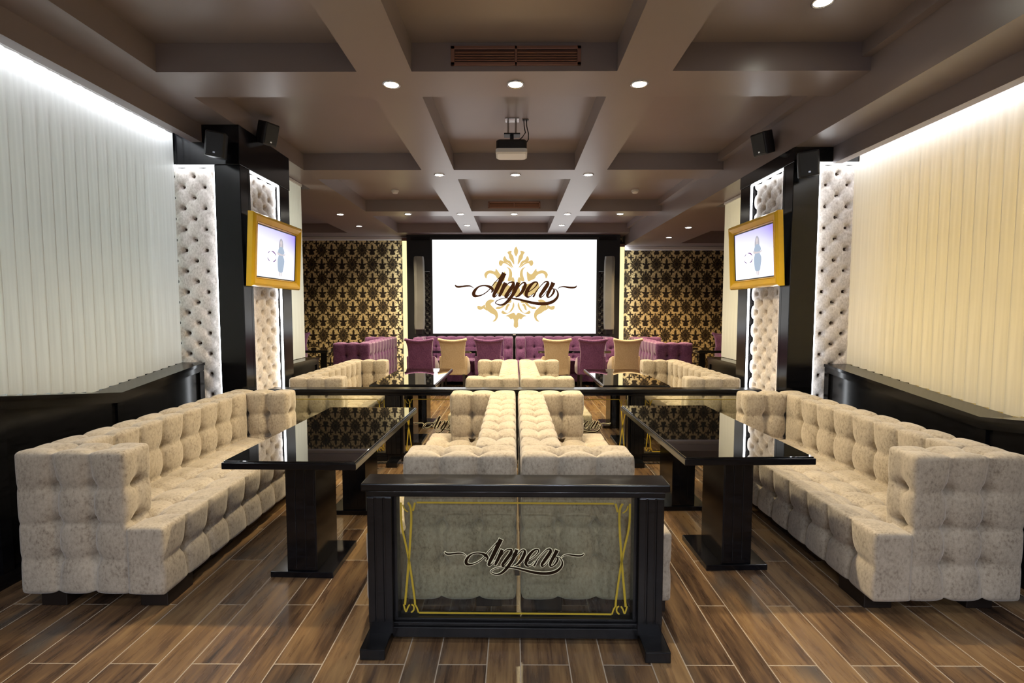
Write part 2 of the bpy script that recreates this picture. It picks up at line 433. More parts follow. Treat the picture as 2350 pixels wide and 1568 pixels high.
# ------------------------------------------------------------------ upholstery
def cell_h(u, na, v, nb, la, lb, ku, kv, A):
    """tufted surface: creases between the cells, deepest at the buttons. u, v in cells; la, lb cell lengths"""
    def near(t, n, L):
        i = round(t)
        return abs(t-i)*L if 1 <= i <= n-1 else None
    def fade(t, n):                      # creases soften towards the edge of the face
        e = min(t, n-t); e = max(0.0, min(1.0, e)); return .42+.58*e*e*(3-2*e)
    du, dv = near(u, na, la), near(v, nb, lb)
    D = 0.0
    if du is not None: D += ku*fade(v, nb)*(.60*math.exp(-du/.025)+.40*math.exp(-du/.007))
    if dv is not None: D += kv*fade(u, na)*(.55*math.exp(-dv/.026)+.45*math.exp(-dv/.006))
    h = -A*min(1.1, D)
    fu, fv = u-math.floor(min(u, na-1e-6)), v-math.floor(min(v, nb-1e-6))
    h += .006*math.sin(PI*max(0,min(1,fu)))*math.sin(PI*max(0,min(1,fv)))
    if du is not None and dv is not None:
        r = math.hypot(du, dv); h -= .022*math.exp(-(r/.032)**2) + .055*math.exp(-(r/.018)**2)
    return h
def tbox(x0, x1, y0, y1, z0, z1, cells, kk, r=.018, res=.0125, A=.054, post=None, mb=None):
    """rounded box with button tufting. kk[axis] = (ku, kv) crease strengths on the faces normal to that axis"""
    mb = mb or MB()
    c = ((x0+x1)/2, (y0+y1)/2, (z0+z1)/2); h = ((x1-x0)/2, (y1-y0)/2, (z1-z0)/2)
    oth = {0: (1,2), 1: (0,2), 2: (0,1)}
    def disp(p, n):
        tot = 0; sw = 0
        for ax in range(3):
            w = n[ax]*n[ax]
            if w < 1e-4: continue
            a, b_ = oth[ax]; ku, kv = kk[ax]
            if ku == 0 and kv == 0: sw += w; continue
            na, nb = cells[a], cells[b_]
            la, lb = 2*h[a]/na, 2*h[b_]/nb
            tot += w*cell_h((p[a]/h[a]*.5+.5)*na, na, (p[b_]/h[b_]*.5+.5)*nb, nb, la, lb, ku, kv, A); sw += w
        return tot/max(sw, 1e-6)
    key = {}
    for ax in range(3):
        a, b_ = oth[ax]
        na = max(2, int(2*h[a]/res)); nb = max(2, int(2*h[b_]/res))
        for sgn in (-1, 1):
            idx = []
            for i in range(na+1):
                row = []
                for j in range(nb+1):
                    p = [0,0,0]; p[ax] = sgn*h[ax]; p[a] = -h[a]+2*h[a]*i/na; p[b_] = -h[b_]+2*h[b_]*j/nb
                    kq = (round(p[0],4), round(p[1],4), round(p[2],4))
                    if kq not in key:
                        q = [max(-(h[k]-r), min(h[k]-r, p[k])) for k in range(3)]
                        n = [p[k]-q[k] for k in range(3)]; L = math.sqrt(sum(t*t for t in n)) or 1
                        n = [t/L for t in n]; d = disp(p, n)
                        P = [c[k]+q[k]+n[k]*(r+d) for k in range(3)]
                        if post: P = post(P)
                        key[kq] = len(mb.v); mb.v.append(tuple(P))
                    row.append(key[kq])
                idx.append(row)
            for i in range(na):
                for j in range(nb):
                    f = (idx[i][j], idx[i+1][j], idx[i+1][j+1], idx[i][j+1])
                    if len(set(f)) == 4: mb.f.append(f)
    return mb

def make_sofa(name, label, loc, rz, mat, L, D, H, SH, ad, arm=.20, back=.22, zc=4, res=.0125, group=None):
    """front faces +x, length along y"""
    t = thing(name, label, 'sofa', loc, rz, group)
    hl, hd = L/2, D/2; z0 = .075
    ny = round(L/.2)
    def post(P):
        if P[0] < -hd+ad+.004 and abs(P[1]) > hl-arm+.02: return [P[0], math.copysign(hl-arm+.02, P[1]), P[2]]
        return P
    seat = tbox(-hd+back-.03, hd-.006, -hl, hl, z0, SH-.004, (3, ny, 2), {0:(1,.55), 1:(0,0), 2:(.5,.5)}, .016, res, .046, post)
    obj('seat', seat, mat, t, smooth=True)
    nb = round((L-2*arm)/.2)
    bk = tbox(-hd+.010, -hd+back, -hl+arm-.01, hl-arm+.01, z0, H-.004, (2, nb, zc), {0:(.9,.22), 1:(0,0), 2:(.25,.8)}, .022, res)
    obj('backrest', bk, mat, t, smooth=True)
    for s in (-1, 1):
        a = tbox(-hd+.010, -hd+ad, min(s*(hl-.005), s*(hl-arm)), max(s*(hl-.005), s*(hl-arm)), z0, H-.004, (3, 2, zc), {0:(.12,.35), 1:(1.0,.16), 2:(.7,.25)}, .022, res)
        obj('armrest', a, mat, t, smooth=True)
    for sx in (-hd+.08, hd-.16):
        for sy in (-hl+.10, hl-.22): obj('leg', MB().box(sx, sx+.14 if sx > 0 else sx+.13, sy-.06, sy+.14, 0, .085), LEGWOOD, t, bevel=.004)
    return t
SG = 'beige tufted sofas'
sofa = make_sofa('tufted_sofa', 'nearest left beige tufted sofa against the dark panelling below the white blind', (-2.11, 3.40, 0), 0, BEIGE, 1.98, .745, .805, .425, .555, group=SG)
def sf(label, x, y, rz): return dup(sofa, label, (x, y, 0), rz, SG)
sf('nearest right beige tufted sofa against the dark panelling below the cream blind', 2.115, 3.355, PI)
s1 = sf('left beige sofa of the back to back pair behind the nearest glass partition', -.355, 3.36, PI)
sf('right beige sofa of the back to back pair behind the nearest glass partition', .40, 3.36, 0)
sf('second row beige sofa beside the left pillar, under the left television', -1.96, 6.10, 0)
sf('second row beige sofa beside the right pillar, under the right television', 1.965, 6.10, PI)
sf('left beige sofa of the far back to back pair beyond the long partition', -.318, 6.10, PI)
sf('right beige sofa of the far back to back pair beyond the long partition', .437, 6.10, 0)
tg = obj('care_tag', MB().box(-.012, .012, -.002, .002, 0, .05), BLACKPLASTIC, s1); tg.location = (-.37, .995, .21)

PG = 'purple tufted sofas'
psofa = make_sofa('tufted_sofa', 'left purple tufted sofa, its long back to the aisle near the left wallpaper', (-2.83, 9.41, 0), PI, PURPLE, 2.02, .80, .95, .50, .63, zc=4, res=.026, group=PG)
dup(psofa, 'right purple tufted sofa, its long back to the aisle near the right wallpaper', (2.78, 9.43, 0), 0, PG)
dup(psofa, 'left half of the purple bench under the big screen', (-1.03, 10.27, 0), -PI/2, PG)
dup(psofa, 'right half of the purple bench under the big screen', (1.035, 10.27, 0), -PI/2, PG)

# ------------------------------------------------------------------ pillars
LEDEDGE = emitter('pillar_led', (.93,.97,1.0), 12)
def tuft_panel(w, h, px=.092, pz=.0925):
    """diamond tufted sheet, local x = width, z = height, bulging to -y"""
    mb = MB(); nx = int(w/.0080); nz = int(h/.0095); mb.pit = []
    for j in range(nz+1):
        for i in range(nx+1):
            x = w*i/nx; z = h*j/nz
            a = x/px; b_ = z/pz
            p, q = (a+b_)/2, (a-b_)/2
            pf, qf = abs(p-round(p)), abs(q-round(q))
            hgt = .010*(math.sin(PI*min(.5,pf))*math.sin(PI*min(.5,qf)))**.6
            i_, j_ = round(a), round(b_)
            # nearest button (i+j even)
            best = 9
            for ii in (i_-1, i_, i_+1):
                for jj in (j_-1, j_, j_+1):
                    if (ii+jj) % 2 == 0: best = min(best, math.hypot((a-ii)*px, (b_-jj)*pz))
            hgt -= .022*math.exp(-(best/.027)**2) + .034*math.exp(-(best/.0155)**2)
            mb.v.append((x-w/2, -hgt, z)); mb.pit.append(best)
    for j in range(nz):
        for i in range(nx):
            k = j*(nx+1)+i; mb.f.append((k, k+1, k+nx+2, k+nx+1))
    return mb
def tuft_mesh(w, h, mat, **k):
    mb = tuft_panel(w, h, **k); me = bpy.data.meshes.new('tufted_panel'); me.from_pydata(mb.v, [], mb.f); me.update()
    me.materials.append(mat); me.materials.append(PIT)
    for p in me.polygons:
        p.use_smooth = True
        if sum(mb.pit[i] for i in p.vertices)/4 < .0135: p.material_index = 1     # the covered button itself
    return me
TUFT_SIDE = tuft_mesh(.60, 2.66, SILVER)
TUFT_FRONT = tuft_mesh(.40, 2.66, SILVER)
def pillar(side, y0, y1, label, top):
    x0 = 2.385
    t = thing('pillar', label, 'pillar', (side*(x0+.3), (y0+y1)/2, 0))
    ox, oy = side*(x0+.3), (y0+y1)/2
    def bx(a, b_, c0, d, z0, z1): return MB().box(min(side*a, side*b_)-ox, max(side*a, side*b_)-ox, c0-oy, d-oy, z0, z1)
    hz = 2.76
    core = bx(x0+.12, x0+.44, y0+.13, y1-.05, 0, top)
    core.add(*(lambda m: (m.v, m.f))(bx(x0+.20, x0+.90, y0+.13, y0+.20, 0, top)))
    obj('core', core, BLACKLACQ, t)
    obj('corner_post', bx(x0, x0+.225, y0, y0+.13, 0, hz), BLACKLACQ, t, bevel=.004)
    obj('side_post', bx(x0, x0+.05, y0+.13, y0+.165, 0, hz), BLACKLACQ, t)
    obj('rear_post', bx(x0, x0+.3, y1-.21, y1, 0, hz), BLACKLACQ, t, bevel=.004)
    obj('header', bx(x0-.006, x0+.55, y0-.012, y1+.005, hz, top), BLACKLACQ, t, bevel=.004)
    if side < 0: obj('front_header', bx(x0+.55, x0+.66, y0-.012, y0+.1, hz, hz+.12), BLACKLACQ, t)
    # tufted panels
    o = bpy.data.objects.new('tufted_panel', TUFT_SIDE); COL.objects.link(o); o.parent = t
    o.location = (side*(x0+.052)-ox, (y0+.165+y1-.21)/2-oy, .09); o.rotation_euler = (0,0,PI/2 if side < 0 else -PI/2)
    o2 = bpy.data.objects.new('tufted_panel', TUFT_FRONT); COL.objects.link(o2); o2.parent = t
    o2.location = (side*(x0+.235+.20)-ox, y0+.056-oy, .09)
    # led lines at the panel edges
    L = MB()
    def ln(a, b_, c0, d, z0, z1):
        m = bx(a, b_, c0, d, z0, z1); L.add(m.v, m.f)
    ln(x0+.012, x0+.020, y0+.168, y0+.180, .06, hz-.005); ln(x0+.006, x0+.020, y1-.228, y1-.212, .06, hz-.005); ln(x0+.008, x0+.022, y0+.17, y1-.215, hz-.016, hz-.002)
    ln(x0+.228, x0+.236, y0+.006, y0+.018, .06, hz-.005); ln(x0+.232, x0+.64, y0+.008, y0+.022, hz-.016, hz-.002)
    obj('light_strip', L, LEDEDGE, t)
    return t
pillar(-1, 4.43, 5.385, 'black pillar with silver tufted panels left of the aisle', 3.099)
pillar(1, 4.37, 5.375, 'black pillar with silver tufted panels right of the aisle', 2.884)

# ------------------------------------------------------------------ lettering (brush script word, traced stroke by stroke)
STROKES = [
 [(150,425,14),(175,450,26),(220,455,28),(280,448,24),(350,440,22),(410,445,15),(458,478,6)],
 [(775,505,30),(755,480,44),(720,455,38),(660,437,22),(600,437,18),(540,455,22),(485,505,38),(458,560,50),(470,600,46),(520,608,26),(590,590,16),(660,550,14),(720,495,13),(780,420,12),(850,340,12),(920,268,14),(955,240,16)],
 [(745,480,20),(770,500,36),(765,530,24),(745,548,12)],
 [(965,228,66),(935,290,66),(895,375,64),(850,470,60),(805,560,52),(785,608,36),(805,618,22),(840,590,10),(870,550,8)],
 [(985,385,52),(960,440,54),(925,520,50),(890,590,42),(880,618,26)],
 [(895,600,10),(960,490,12),(1030,400,16),(1075,380,18),(1115,385,30),(1110,430,52),(1070,490,52),(1020,560,48),(985,610,38),(1005,625,20),(1060,570,10),(1110,500,9),(1165,410,10)],
 [(1195,382,52),(1175,440,54),(1135,530,52),(1085,610,48),(1035,675,44),(975,730,34),(905,755,22),(840,738,14),(818,715,14),(850,680,12),(920,652,11),(1000,640,12),(1090,645,20),(1200,662,28),(1320,692,34),(1450,722,40),(1580,735,44),(1690,726,46),(1780,690,42),(1838,630,34),(1852,570,26),(1830,515,16),(1795,485,10)],
 [(1120,560,10),(1200,460,12),(1260,395,18),(1300,388,26),(1310,425,46),(1285,490,50),(1245,555,42),(1195,605,28),(1150,625,12)],
 [(1300,575,10),(1380,530,11),(1450,480,13),(1500,425,18),(1510,390,20),(1480,375,20),(1430,400,34),(1380,455,46),(1340,525,52),(1325,585,46),(1350,622,28),(1400,610,12),(1450,560,10)],
 [(1440,625,28),(1462,590,24),(1500,520,14),(1570,435,12),(1630,378,16),(1675,372,28),(1680,410,50),(1640,475,54),(1585,555,48),(1555,605,38),(1570,627,20),(1620,590,10),(1670,520,9)],
 [(1775,385,62),(1755,430,56),(1715,505,50),(1680,580,44),(1680,622,26),(1715,622,18),(1755,585,26),(1785,530,32),(1780,495,22),(1750,488,10)],
 [(1845,490,6),(1880,462,12),(1940,452,18),(2010,462,26),(2080,468,28),(2135,462,24),(2160,437,12)],
]
def spline(pts, sub=6):
    out = []; n = len(pts)
    for i in range(n-1):
        p0, p1, p2, p3 = pts[max(i-1,0)], pts[i], pts[i+1], pts[min(i+2,n-1)]
        for k in range(sub):
            t = k/sub
            out.append(tuple(.5*((2*b_)+(-a+c_)*t+(2*a-5*b_+4*c_-d)*t*t+(-a+3*b_-3*c_+d)*t**3) for a, b_, c_, d in zip(p0,p1,p2,p3)))
    out.append(tuple(pts[-1])); return out
def ribbon(mb, pts, scale, org, y, extra=0.0, wk=1.0, mirror=1, wmin=2.0):
    """flat ribbon in the xz plane at depth y (2 mm thick); pts in trace pixels (x right, y down, width)"""
    P = spline(pts) if len(pts) > 2 else [tuple(p) for p in pts]
    L, R = [], []
    n = len(P)
    for i, p in enumerate(P):
        a, b_ = P[max(i-1,0)], P[min(i+1,n-1)]
        tx, ty = b_[0]-a[0], b_[1]-a[1]; l = math.hypot(tx, ty) or 1
        nx, ny = -ty/l, tx/l; w = max(wmin, p[2]*wk)/2 + extra
        ex = (-tx/l*extra, -ty/l*extra) if i == 0 else ((tx/l*extra, ty/l*extra) if i == n-1 else (0,0))
        L.append((p[0]+nx*w+ex[0], p[1]+ny*w+ex[1])); R.append((p[0]-nx*w+ex[0], p[1]-ny*w+ex[1]))
    f = lambda q, yy: ((q[0]-org[0])*scale*mirror, yy, -(q[1]-org[1])*scale)
    th = .0006
    o = len(mb.v)
    for l, r in zip(L, R): mb.v += [f(l, y), f(r, y), f(l, y+th), f(r, y+th)]
    for i in range(n-1):
        k = o+4*i
        mb.f += [(k,k+1,k+5,k+4), (k+2,k+6,k+7,k+3), (k,k+4,k+6,k+2), (k+1,k+3,k+7,k+5)]
    mb.f += [(o,o+2,o+3,o+1), (o+4*(n-1),o+4*(n-1)+1,o+4*(n-1)+3,o+4*(n-1)+2)]
def word(mb, width, y, extra=0.0, wk=.92):
    sc = width/2010.0
    for k, s in enumerate(STROKES): ribbon(mb, s, sc, (1155, 505), y + k*.00002, extra, wk)
def poly(mb, pts, scale, org, y, mirror=1, th=.0006):
    n = len(pts); o = len(mb.v)
    for yy in (y, y+th): mb.v += [((p[0]-org[0])*scale*mirror, yy, -(p[1]-org[1])*scale) for p in pts]
    mb.f += [tuple(range(o, o+n)), tuple(range(o+2*n-1, o+n-1, -1))] + [(o+i, o+n+i, o+n+(i+1)%n, o+(i+1)%n) for i in range(n)]
def closed(pts, sub=5):
    n = len(pts); out = []
    for i in range(n):
        p0, p1, p2, p3 = pts[(i-1)%n], pts[i], pts[(i+1)%n], pts[(i+2)%n]
        for k in range(sub):
            t = k/sub
            out.append(tuple(.5*((2*b_)+(-a+c_)*t+(2*a-5*b_+4*c_-d)*t*t+(-a+3*b_-3*c_+d)*t**3) for a, b_, c_, d in zip(p0,p1,p2,p3)))
    return out

# ------------------------------------------------------------------ glass partitions
def gold_motif(mb, gx0, gx1, z_top, z_bot, y, k):
    """thin gold frame: top and bottom line, crossed curves with hooks down each side"""
    def R(pts, wd): ribbon(mb, [(a, -b_, wd) for a, b_ in pts], 1, (0,0), y, wmin=.001)
    W = gx1-gx0
    R([(gx0+.085*k, z_top), (gx1-.085*k, z_top)], .008*k); R([(gx0+.09*k, z_bot), (gx1-.09*k, z_bot)], .008*k)
    H = z_top-z_bot
    for m in (1, -1):
        X = lambda d: gx0+d*k if m == 1 else gx1-d*k
        Z = lambda f: z_top-f*H
        R([(X(.014), Z(0)), (X(.016), Z(.2)), (X(.036), Z(.4)), (X(.052), Z(.58)), (X(.070), Z(.86)), (X(.072), Z(.93))], .009*k)
        R([(X(.046), Z(0)), (X(.058), Z(.05)), (X(.060), Z(.16)), (X(.052), Z(.4)), (X(.044), Z(.58)), (X(.030), Z(.86)), (X(.026), Z(.93))], .010*k)
        R([(X(.068), Z(.075)), (X(.078), Z(.0))], .009*k); R([(X(.022), Z(.02)), (X(.030), Z(.06)), (X(.046), Z(.085))], .006*k)
        R([(X(.020), Z(.925)), (X(.030), Z(.99)), (X(.040), Z(.95)), (X(.048), Z(.925))], .007*k)
        R([(X(.054), Z(1.0)), (X(.066), Z(.975)), (X(.066), Z(.94)), (X(.056), Z(.925))], .007*k)
        R([(X(.074), Z(.93)), (X(.082), Z(.96)), (X(.088), Z(1.0))], .007*k)
def partition(label, loc, rz, edges, posts, panels, logos, feet, depth=.137, H=.74, cat='partition'):
    t = thing('glass_partition', label, cat, loc, rz)
    x0, x1 = edges
    obj('top_board', MB().box(x0, x1, -depth/2, depth/2, H-.036, H), BLACKWOOD, t, bevel=.006)
    obj('cornice', MB().box(x0+.018, x1-.018, -depth/2+.012, depth/2-.012, H-.063, H-.036), BLACKWOOD, t, bevel=.004)
    for a, b_ in posts:
        pm = MB().box(a+.004, b_-.004, -.052, .052, .045, H-.064)
        n = 3
        for i in range(n):
            q0 = a+(b_-a)*i/n+.004; q1 = a+(b_-a)*(i+1)/n-.004
            pm.box(q0, q1, -.058, .058, .10, H-.066)
        obj('post', pm, BLACKWOOD, t, bevel=.003)
    for a, b_ in panels:
        rl = MB().box(a-.02, b_+.02, -.050, .050, .028, .075).box(a-.02, b_+.02, -.040, .040, .075, .092).box(a-.02, b_+.02, -.028, .028, .092, .106)
        obj('bottom_rail', rl, BLACKWOOD, t, bevel=.003)
        jb = MB().box(a-.03, a, -.03, .03, .10, H-.064).box(b_, b_+.03, -.03, .03, .10, H-.064)
        obj('jamb', jb, BLACKWOOD, t)
        obj('glass_pane', MB().box(a, b_, -.004, .004, .10, H-.063), PANE, t)
        g = MB(); gold_motif(g, a+.0, b_-.0, H-.108, .116, -.0056, 1.0)
        obj('gold_ornament', g, GOLDLINE, t)
    for lx, lz, wd in logos:
        lo = MB(); word(lo, wd, -.0054, 9.0)
        e = obj('lettering_outline', lo, CREAMLINE, t); e.location = (lx, 0, lz)
        li = MB(); word(li, wd, -.0066)
        e = obj('lettering', li, DARKINK, t); e.location = (lx, 0, lz)
    for a, b_ in feet:
        obj('foot', MB().box(a, b_, -.165, .165, 0, .05), BLACKWOOD, t, bevel=.005)
    return t
partition('low black partition with gold lettered glass standing nearest in the centre', (.004, 2.213, 0), math.radians(-.6), (-.678, .678),
    [(-.659,-.542),(.542,.659)], [(-.530,.530)], [(-.004,.378,.630)], [(-.665,-.555),(.555,.665)])
partition('long black partition with lettered glass spanning the aisle behind the first tables', (0, 4.845, 0), 0, (-2.375, 2.375),
    [(-2.36,-2.26),(-1.235,-1.10),(-.135,.085),(1.125,1.245),(2.26,2.36)], [(-2.24,-1.255),(-1.08,-.155),(.105,1.105),(1.265,2.24)],
    [(-.665,.378,.630),(.625,.378,.630)], [(-1.22,-1.115),(-.08,.03),(1.13,1.24)])

# ------------------------------------------------------------------ tables
def make_table(label, loc, rz, group=None):
    t = thing('pedestal_table', label, 'table', loc, rz, group)
    w, l, H = .72, 1.5, .70
    obj('table_top', MB().box(-w/2, w/2, -l/2, l/2, H-.044, H-.008), BLACKLACQ, t, bevel=.004)
    obj('glass_top', MB().box(-w/2+.008, w/2-.008, -l/2+.008, l/2-.008, H-.008, H), GLASSTOP, t, bevel=.003)
    for s in (-1, 1):
        y = s*.43
        obj('base_plate', MB().box(-.178, .178, y-.197, y+.197, 0, .034), BLACKLACQ, t, bevel=.003)
        p = MB().box(-.085, .085, y-.185, y+.115, .034, H-.06)
        for i in range(3): p.box(-.08+.054*i, -.08+.054*i+.050, y-.188, y+.118, .05, H-.08)
        obj('post', p, BLACKLACQ, t, bevel=.002)
        obj('bearer', MB().box(-.25, .25, y-.05, y+.05, H-.075, H-.044), BLACKLACQ, t)
    obj('stretcher', MB().box(-.03, .03, -.30, .30, H-.20, H-.10), BLACKLACQ, t)
    return t
TG = 'black glass topped tables'
tb = make_table('black glass table in front of the nearest left beige sofa', (-1.178, 3.345, 0), math.radians(-1.2), TG)
dup(tb, 'black glass table in front of the nearest right beige sofa', (1.272, 3.435, 0), math.radians(1.2), TG)
dup(tb, 'black glass table beside the second row left sofa, beyond the long partition', (-1.205, 6.10, 0), 0, TG)
dup(tb, 'black glass table beside the second row right sofa, beyond the long partition', (1.305, 6.05, 0), 0, TG)
def back_table(name, label, loc, w, d, H, mirror=False):
    t = thing(name, label, 'table', loc)
    obj('table_top', MB().box(-w/2, w/2, -d/2, d/2, H-.05, H), GLASSTOP, t, bevel=.004)
    for s in (-1, 1):
        obj('leg', MB().box(s*(w/2-.20)-.06, s*(w/2-.20)+.06, -.12, .12, .03, H-.05), GLASSTOP if mirror else BLACKLACQ, t)
        obj('foot', MB().box(s*(w/2-.20)-.14, s*(w/2-.20)+.14, -.2, .2, 0, .03), BLACKLACQ, t)
    return t
back_table('dining_table', 'long black table in front of the left purple bench under the screen', (-1.15, 9.55, 0), 1.35, .62, .75)
back_table('dining_table', 'long black table in front of the right purple bench under the screen', (1.12, 9.55, 0), 1.35, .62, .75)
back_table('dining_table', 'black table in the far left alcove beside the purple sofa', (-3.98, 9.75, 0), 1.0, .9, .75, True)
back_table('dining_table', 'black table in the far right alcove beside the purple sofa', (3.92, 9.75, 0), 1.0, .9, .75, True)

# ------------------------------------------------------------------ chairs
def make_chair(label, loc, rz, mat, group):
    """sits facing +y; back towards -y"""
    t = thing('upholstered_chair', label, 'chair', loc, rz, group)
    def hw(z):
        ks = [(.36,.228),(.50,.216),(.62,.208),(.74,.207),(.86,.217),(.95,.234),(1.0,.246)]
        for (a, wa), (b_, wb) in zip(ks, ks[1:]):
            if z <= b_: return wa+(wb-wa)*max(0,(z-a))/(b_-a)
        return ks[-1][1]
    def yo(z): return -.22 - .10*max(0,(z-.45))/.55 - .05*max(0,(z-.86)/.14)**2
    rings = []; NZ, NX = 22, 12
    for j in range(NZ+1):
        z = .36+.62*j/NZ; w = hw(z); r = []
        for i in range(NX+1):
            u = -1+2*i/NX; r.append((u*w, yo(z)-.012*(1-u*u), z - (.028*(1-u*u))*(j/NZ)**6))
        for i in range(NX+1):
            u = 1-2*i/NX; r.append((u*w*.985, yo(z)+.075-.02*(1-u*u), z - (.028*(1-u*u))*(j/NZ)**6))
        rings.append(r)
    obj('backrest', MB().loft(rings), mat, t, bevel=.012, smooth=True)
    path = [( -.25+.5*i/10, yo(.985)+.012, .985+.010*abs(-1+2*i/10)**2-.024*(1-(-1+2*i/10)**2)) for i in range(11)]
    obj('top_roll', MB().tube(path, .026, 10), mat, t, smooth=True)
    obj('seat', tbox(-.225, .225, -.20, .28, .36, .49, (1,1,1), {0:(0,0),1:(0,0),2:(0,0)}, .04, .03), mat, t, smooth=True)
    for s in (-1, 1):
        rg = []
        for j in range(9):
            f = j/8; y = -.20+.40*f; zt = .70-.10*f - .14*max(0,f-.5)*2*.6; zz0 = .36
            xo = .195+.015*math.sin(PI*min(1,f*1.2)*.5)
            rg.append([(s*xo, y, zz0), (s*(xo+.050), y, zz0), (s*(xo+.054), y, zt-.02), (s*(xo+.03), y, zt), (s*(xo+.002), y, zt-.02)])
        obj('armrest', MB().loft(rg), mat, t, bevel=.01, smooth=True)
    for sx in (-1, 1):
        for y, dy in ((-.22,-.05),(.22,.02)):
            a = (sx*.185, y, .37); b_ = (sx*.20, y+dy, 0)
            ring = lambda p, q: [(p[0]-q,p[1]-q,p[2]),(p[0]+q,p[1]-q,p[2]),(p[0]+q,p[1]+q,p[2]),(p[0]-q,p[1]+q,p[2])]
            obj('leg', MB().loft([ring(b_,.013), ring(a,.022)]), LEGWOOD, t)
    return t
CG1, CG2 = 'purple velvet chairs at the long tables', 'sand velvet chairs at the long tables'
yc = 8.98
ch = make_chair('leftmost purple velvet chair, beside the yellow light strip', (-1.645, yc, 0), 0, PURPLE, CG1)
dup(ch, 'purple velvet chair left of the aisle sofa pair, nearest the bench centre', (-.45, yc, 0), .02, CG1)
dup(ch, 'purple velvet chair between the two sand chairs on the right', (1.37, yc, 0), -.03, CG1)
ch2 = make_chair('sand velvet chair between the two purple chairs on the left', (-1.07, yc, 0), .0, CHAIRGOLD, CG2)
dup(ch2, 'sand velvet chair right of the central purple bench arms', (.74, yc, 0), 0, CG2)
dup(ch2, 'rightmost sand velvet chair, in front of the right light strip', (1.97, yc, 0), -.02, CG2)
dup(ch, 'purple velvet chair by the wallpaper in the far left alcove', (-4.70, 10.55, 0), PI, 'purple chairs in the alcoves')
dup(ch, 'purple velvet chair by the wallpaper in the far right alcove', (4.55, 10.55, 0), PI, 'purple chairs in the alcoves')

# ------------------------------------------------------------------ screen wall
sw = MB().box(-2.29, 2.25, 10.76, 11.14, 0, 3.099)
struct('wall_centre', sw, BLACKWALL)
struct('trim_3', MB().box(-2.2, 2.17, 10.735, 10.76, 2.98, 3.06), BLACKLACQ)
WARMSTRIP = emitter('warm_light_strip', (1.0,.84,.42), 1.35)
for s, x, lb in ((-1, -2.36, 'tall warm light strip left of the black screen wall'), (1, 2.32, 'tall warm light strip right of the black screen wall')):
    t = thing('light_strip', lb, 'light', (x, 10.95, 0))
    zt = 2.99 if s < 0 else 2.86
    obj('diffuser', MB().box(-.055, .055, -.05, .05, .05, zt), WARMSTRIP, t)
    area('wall_glow_light', (x+s*.09, 11.0, 1.6), (0, s*PI/2*-1, 0), 2.6, .04, 9, (.85,.93,1))  # unseen light added for the cool glow on the wallpaper beside the strip
    obj('cap', MB().box(-.062, .062, -.055, .055, zt, zt+.06), COPPER, t)
    obj('base', MB().box(-.062, .062, -.055, .055, 0, .05), BLACKLACQ, t)
def m_screen():
    m, nt, b = newmat('white_screen_image'); setp(b, (0,0,0), .4, spec=.1, emit=(1,1,1), es=1.6)
    n = noise(nt, coord(nt), .6, 1); nt.links.new(ramp(nt, n, [(0,(.98,.98,.97)),(1,(1,1,1))]), b.inputs['Emission Color']); return m
t = thing('projection_screen', 'large white screen with brown lettering on the black back wall', 'screen', (.004, 10.70, 1.995))
SW, SH_ = 3.48, 1.985
fr = MB().box(-SW/2-.05, SW/2+.05, .0, .05, -SH_/2-.05, -SH_/2).box(-SW/2-.05, SW/2+.05, .0, .05, SH_/2, SH_/2+.05).box(-SW/2-.05, -SW/2, .0, .05, -SH_/2, SH_/2).box(SW/2, SW/2+.05, .0, .05, -SH_/2, SH_/2)
obj('frame', fr, BLACKPLASTIC, t)
obj('display', MB().box(-SW/2, SW/2, .012, .05, -SH_/2, SH_/2), m_screen(), t)
EMB = emitter('emblem_gold_pixels', (.80,.58,.24), .95); EMT = emitter('brown_letter_pixels', (.065,.022,.008), .9)
SS = SW/2205.0; SO = (1165, 692)
OX = 1187
em = MB()
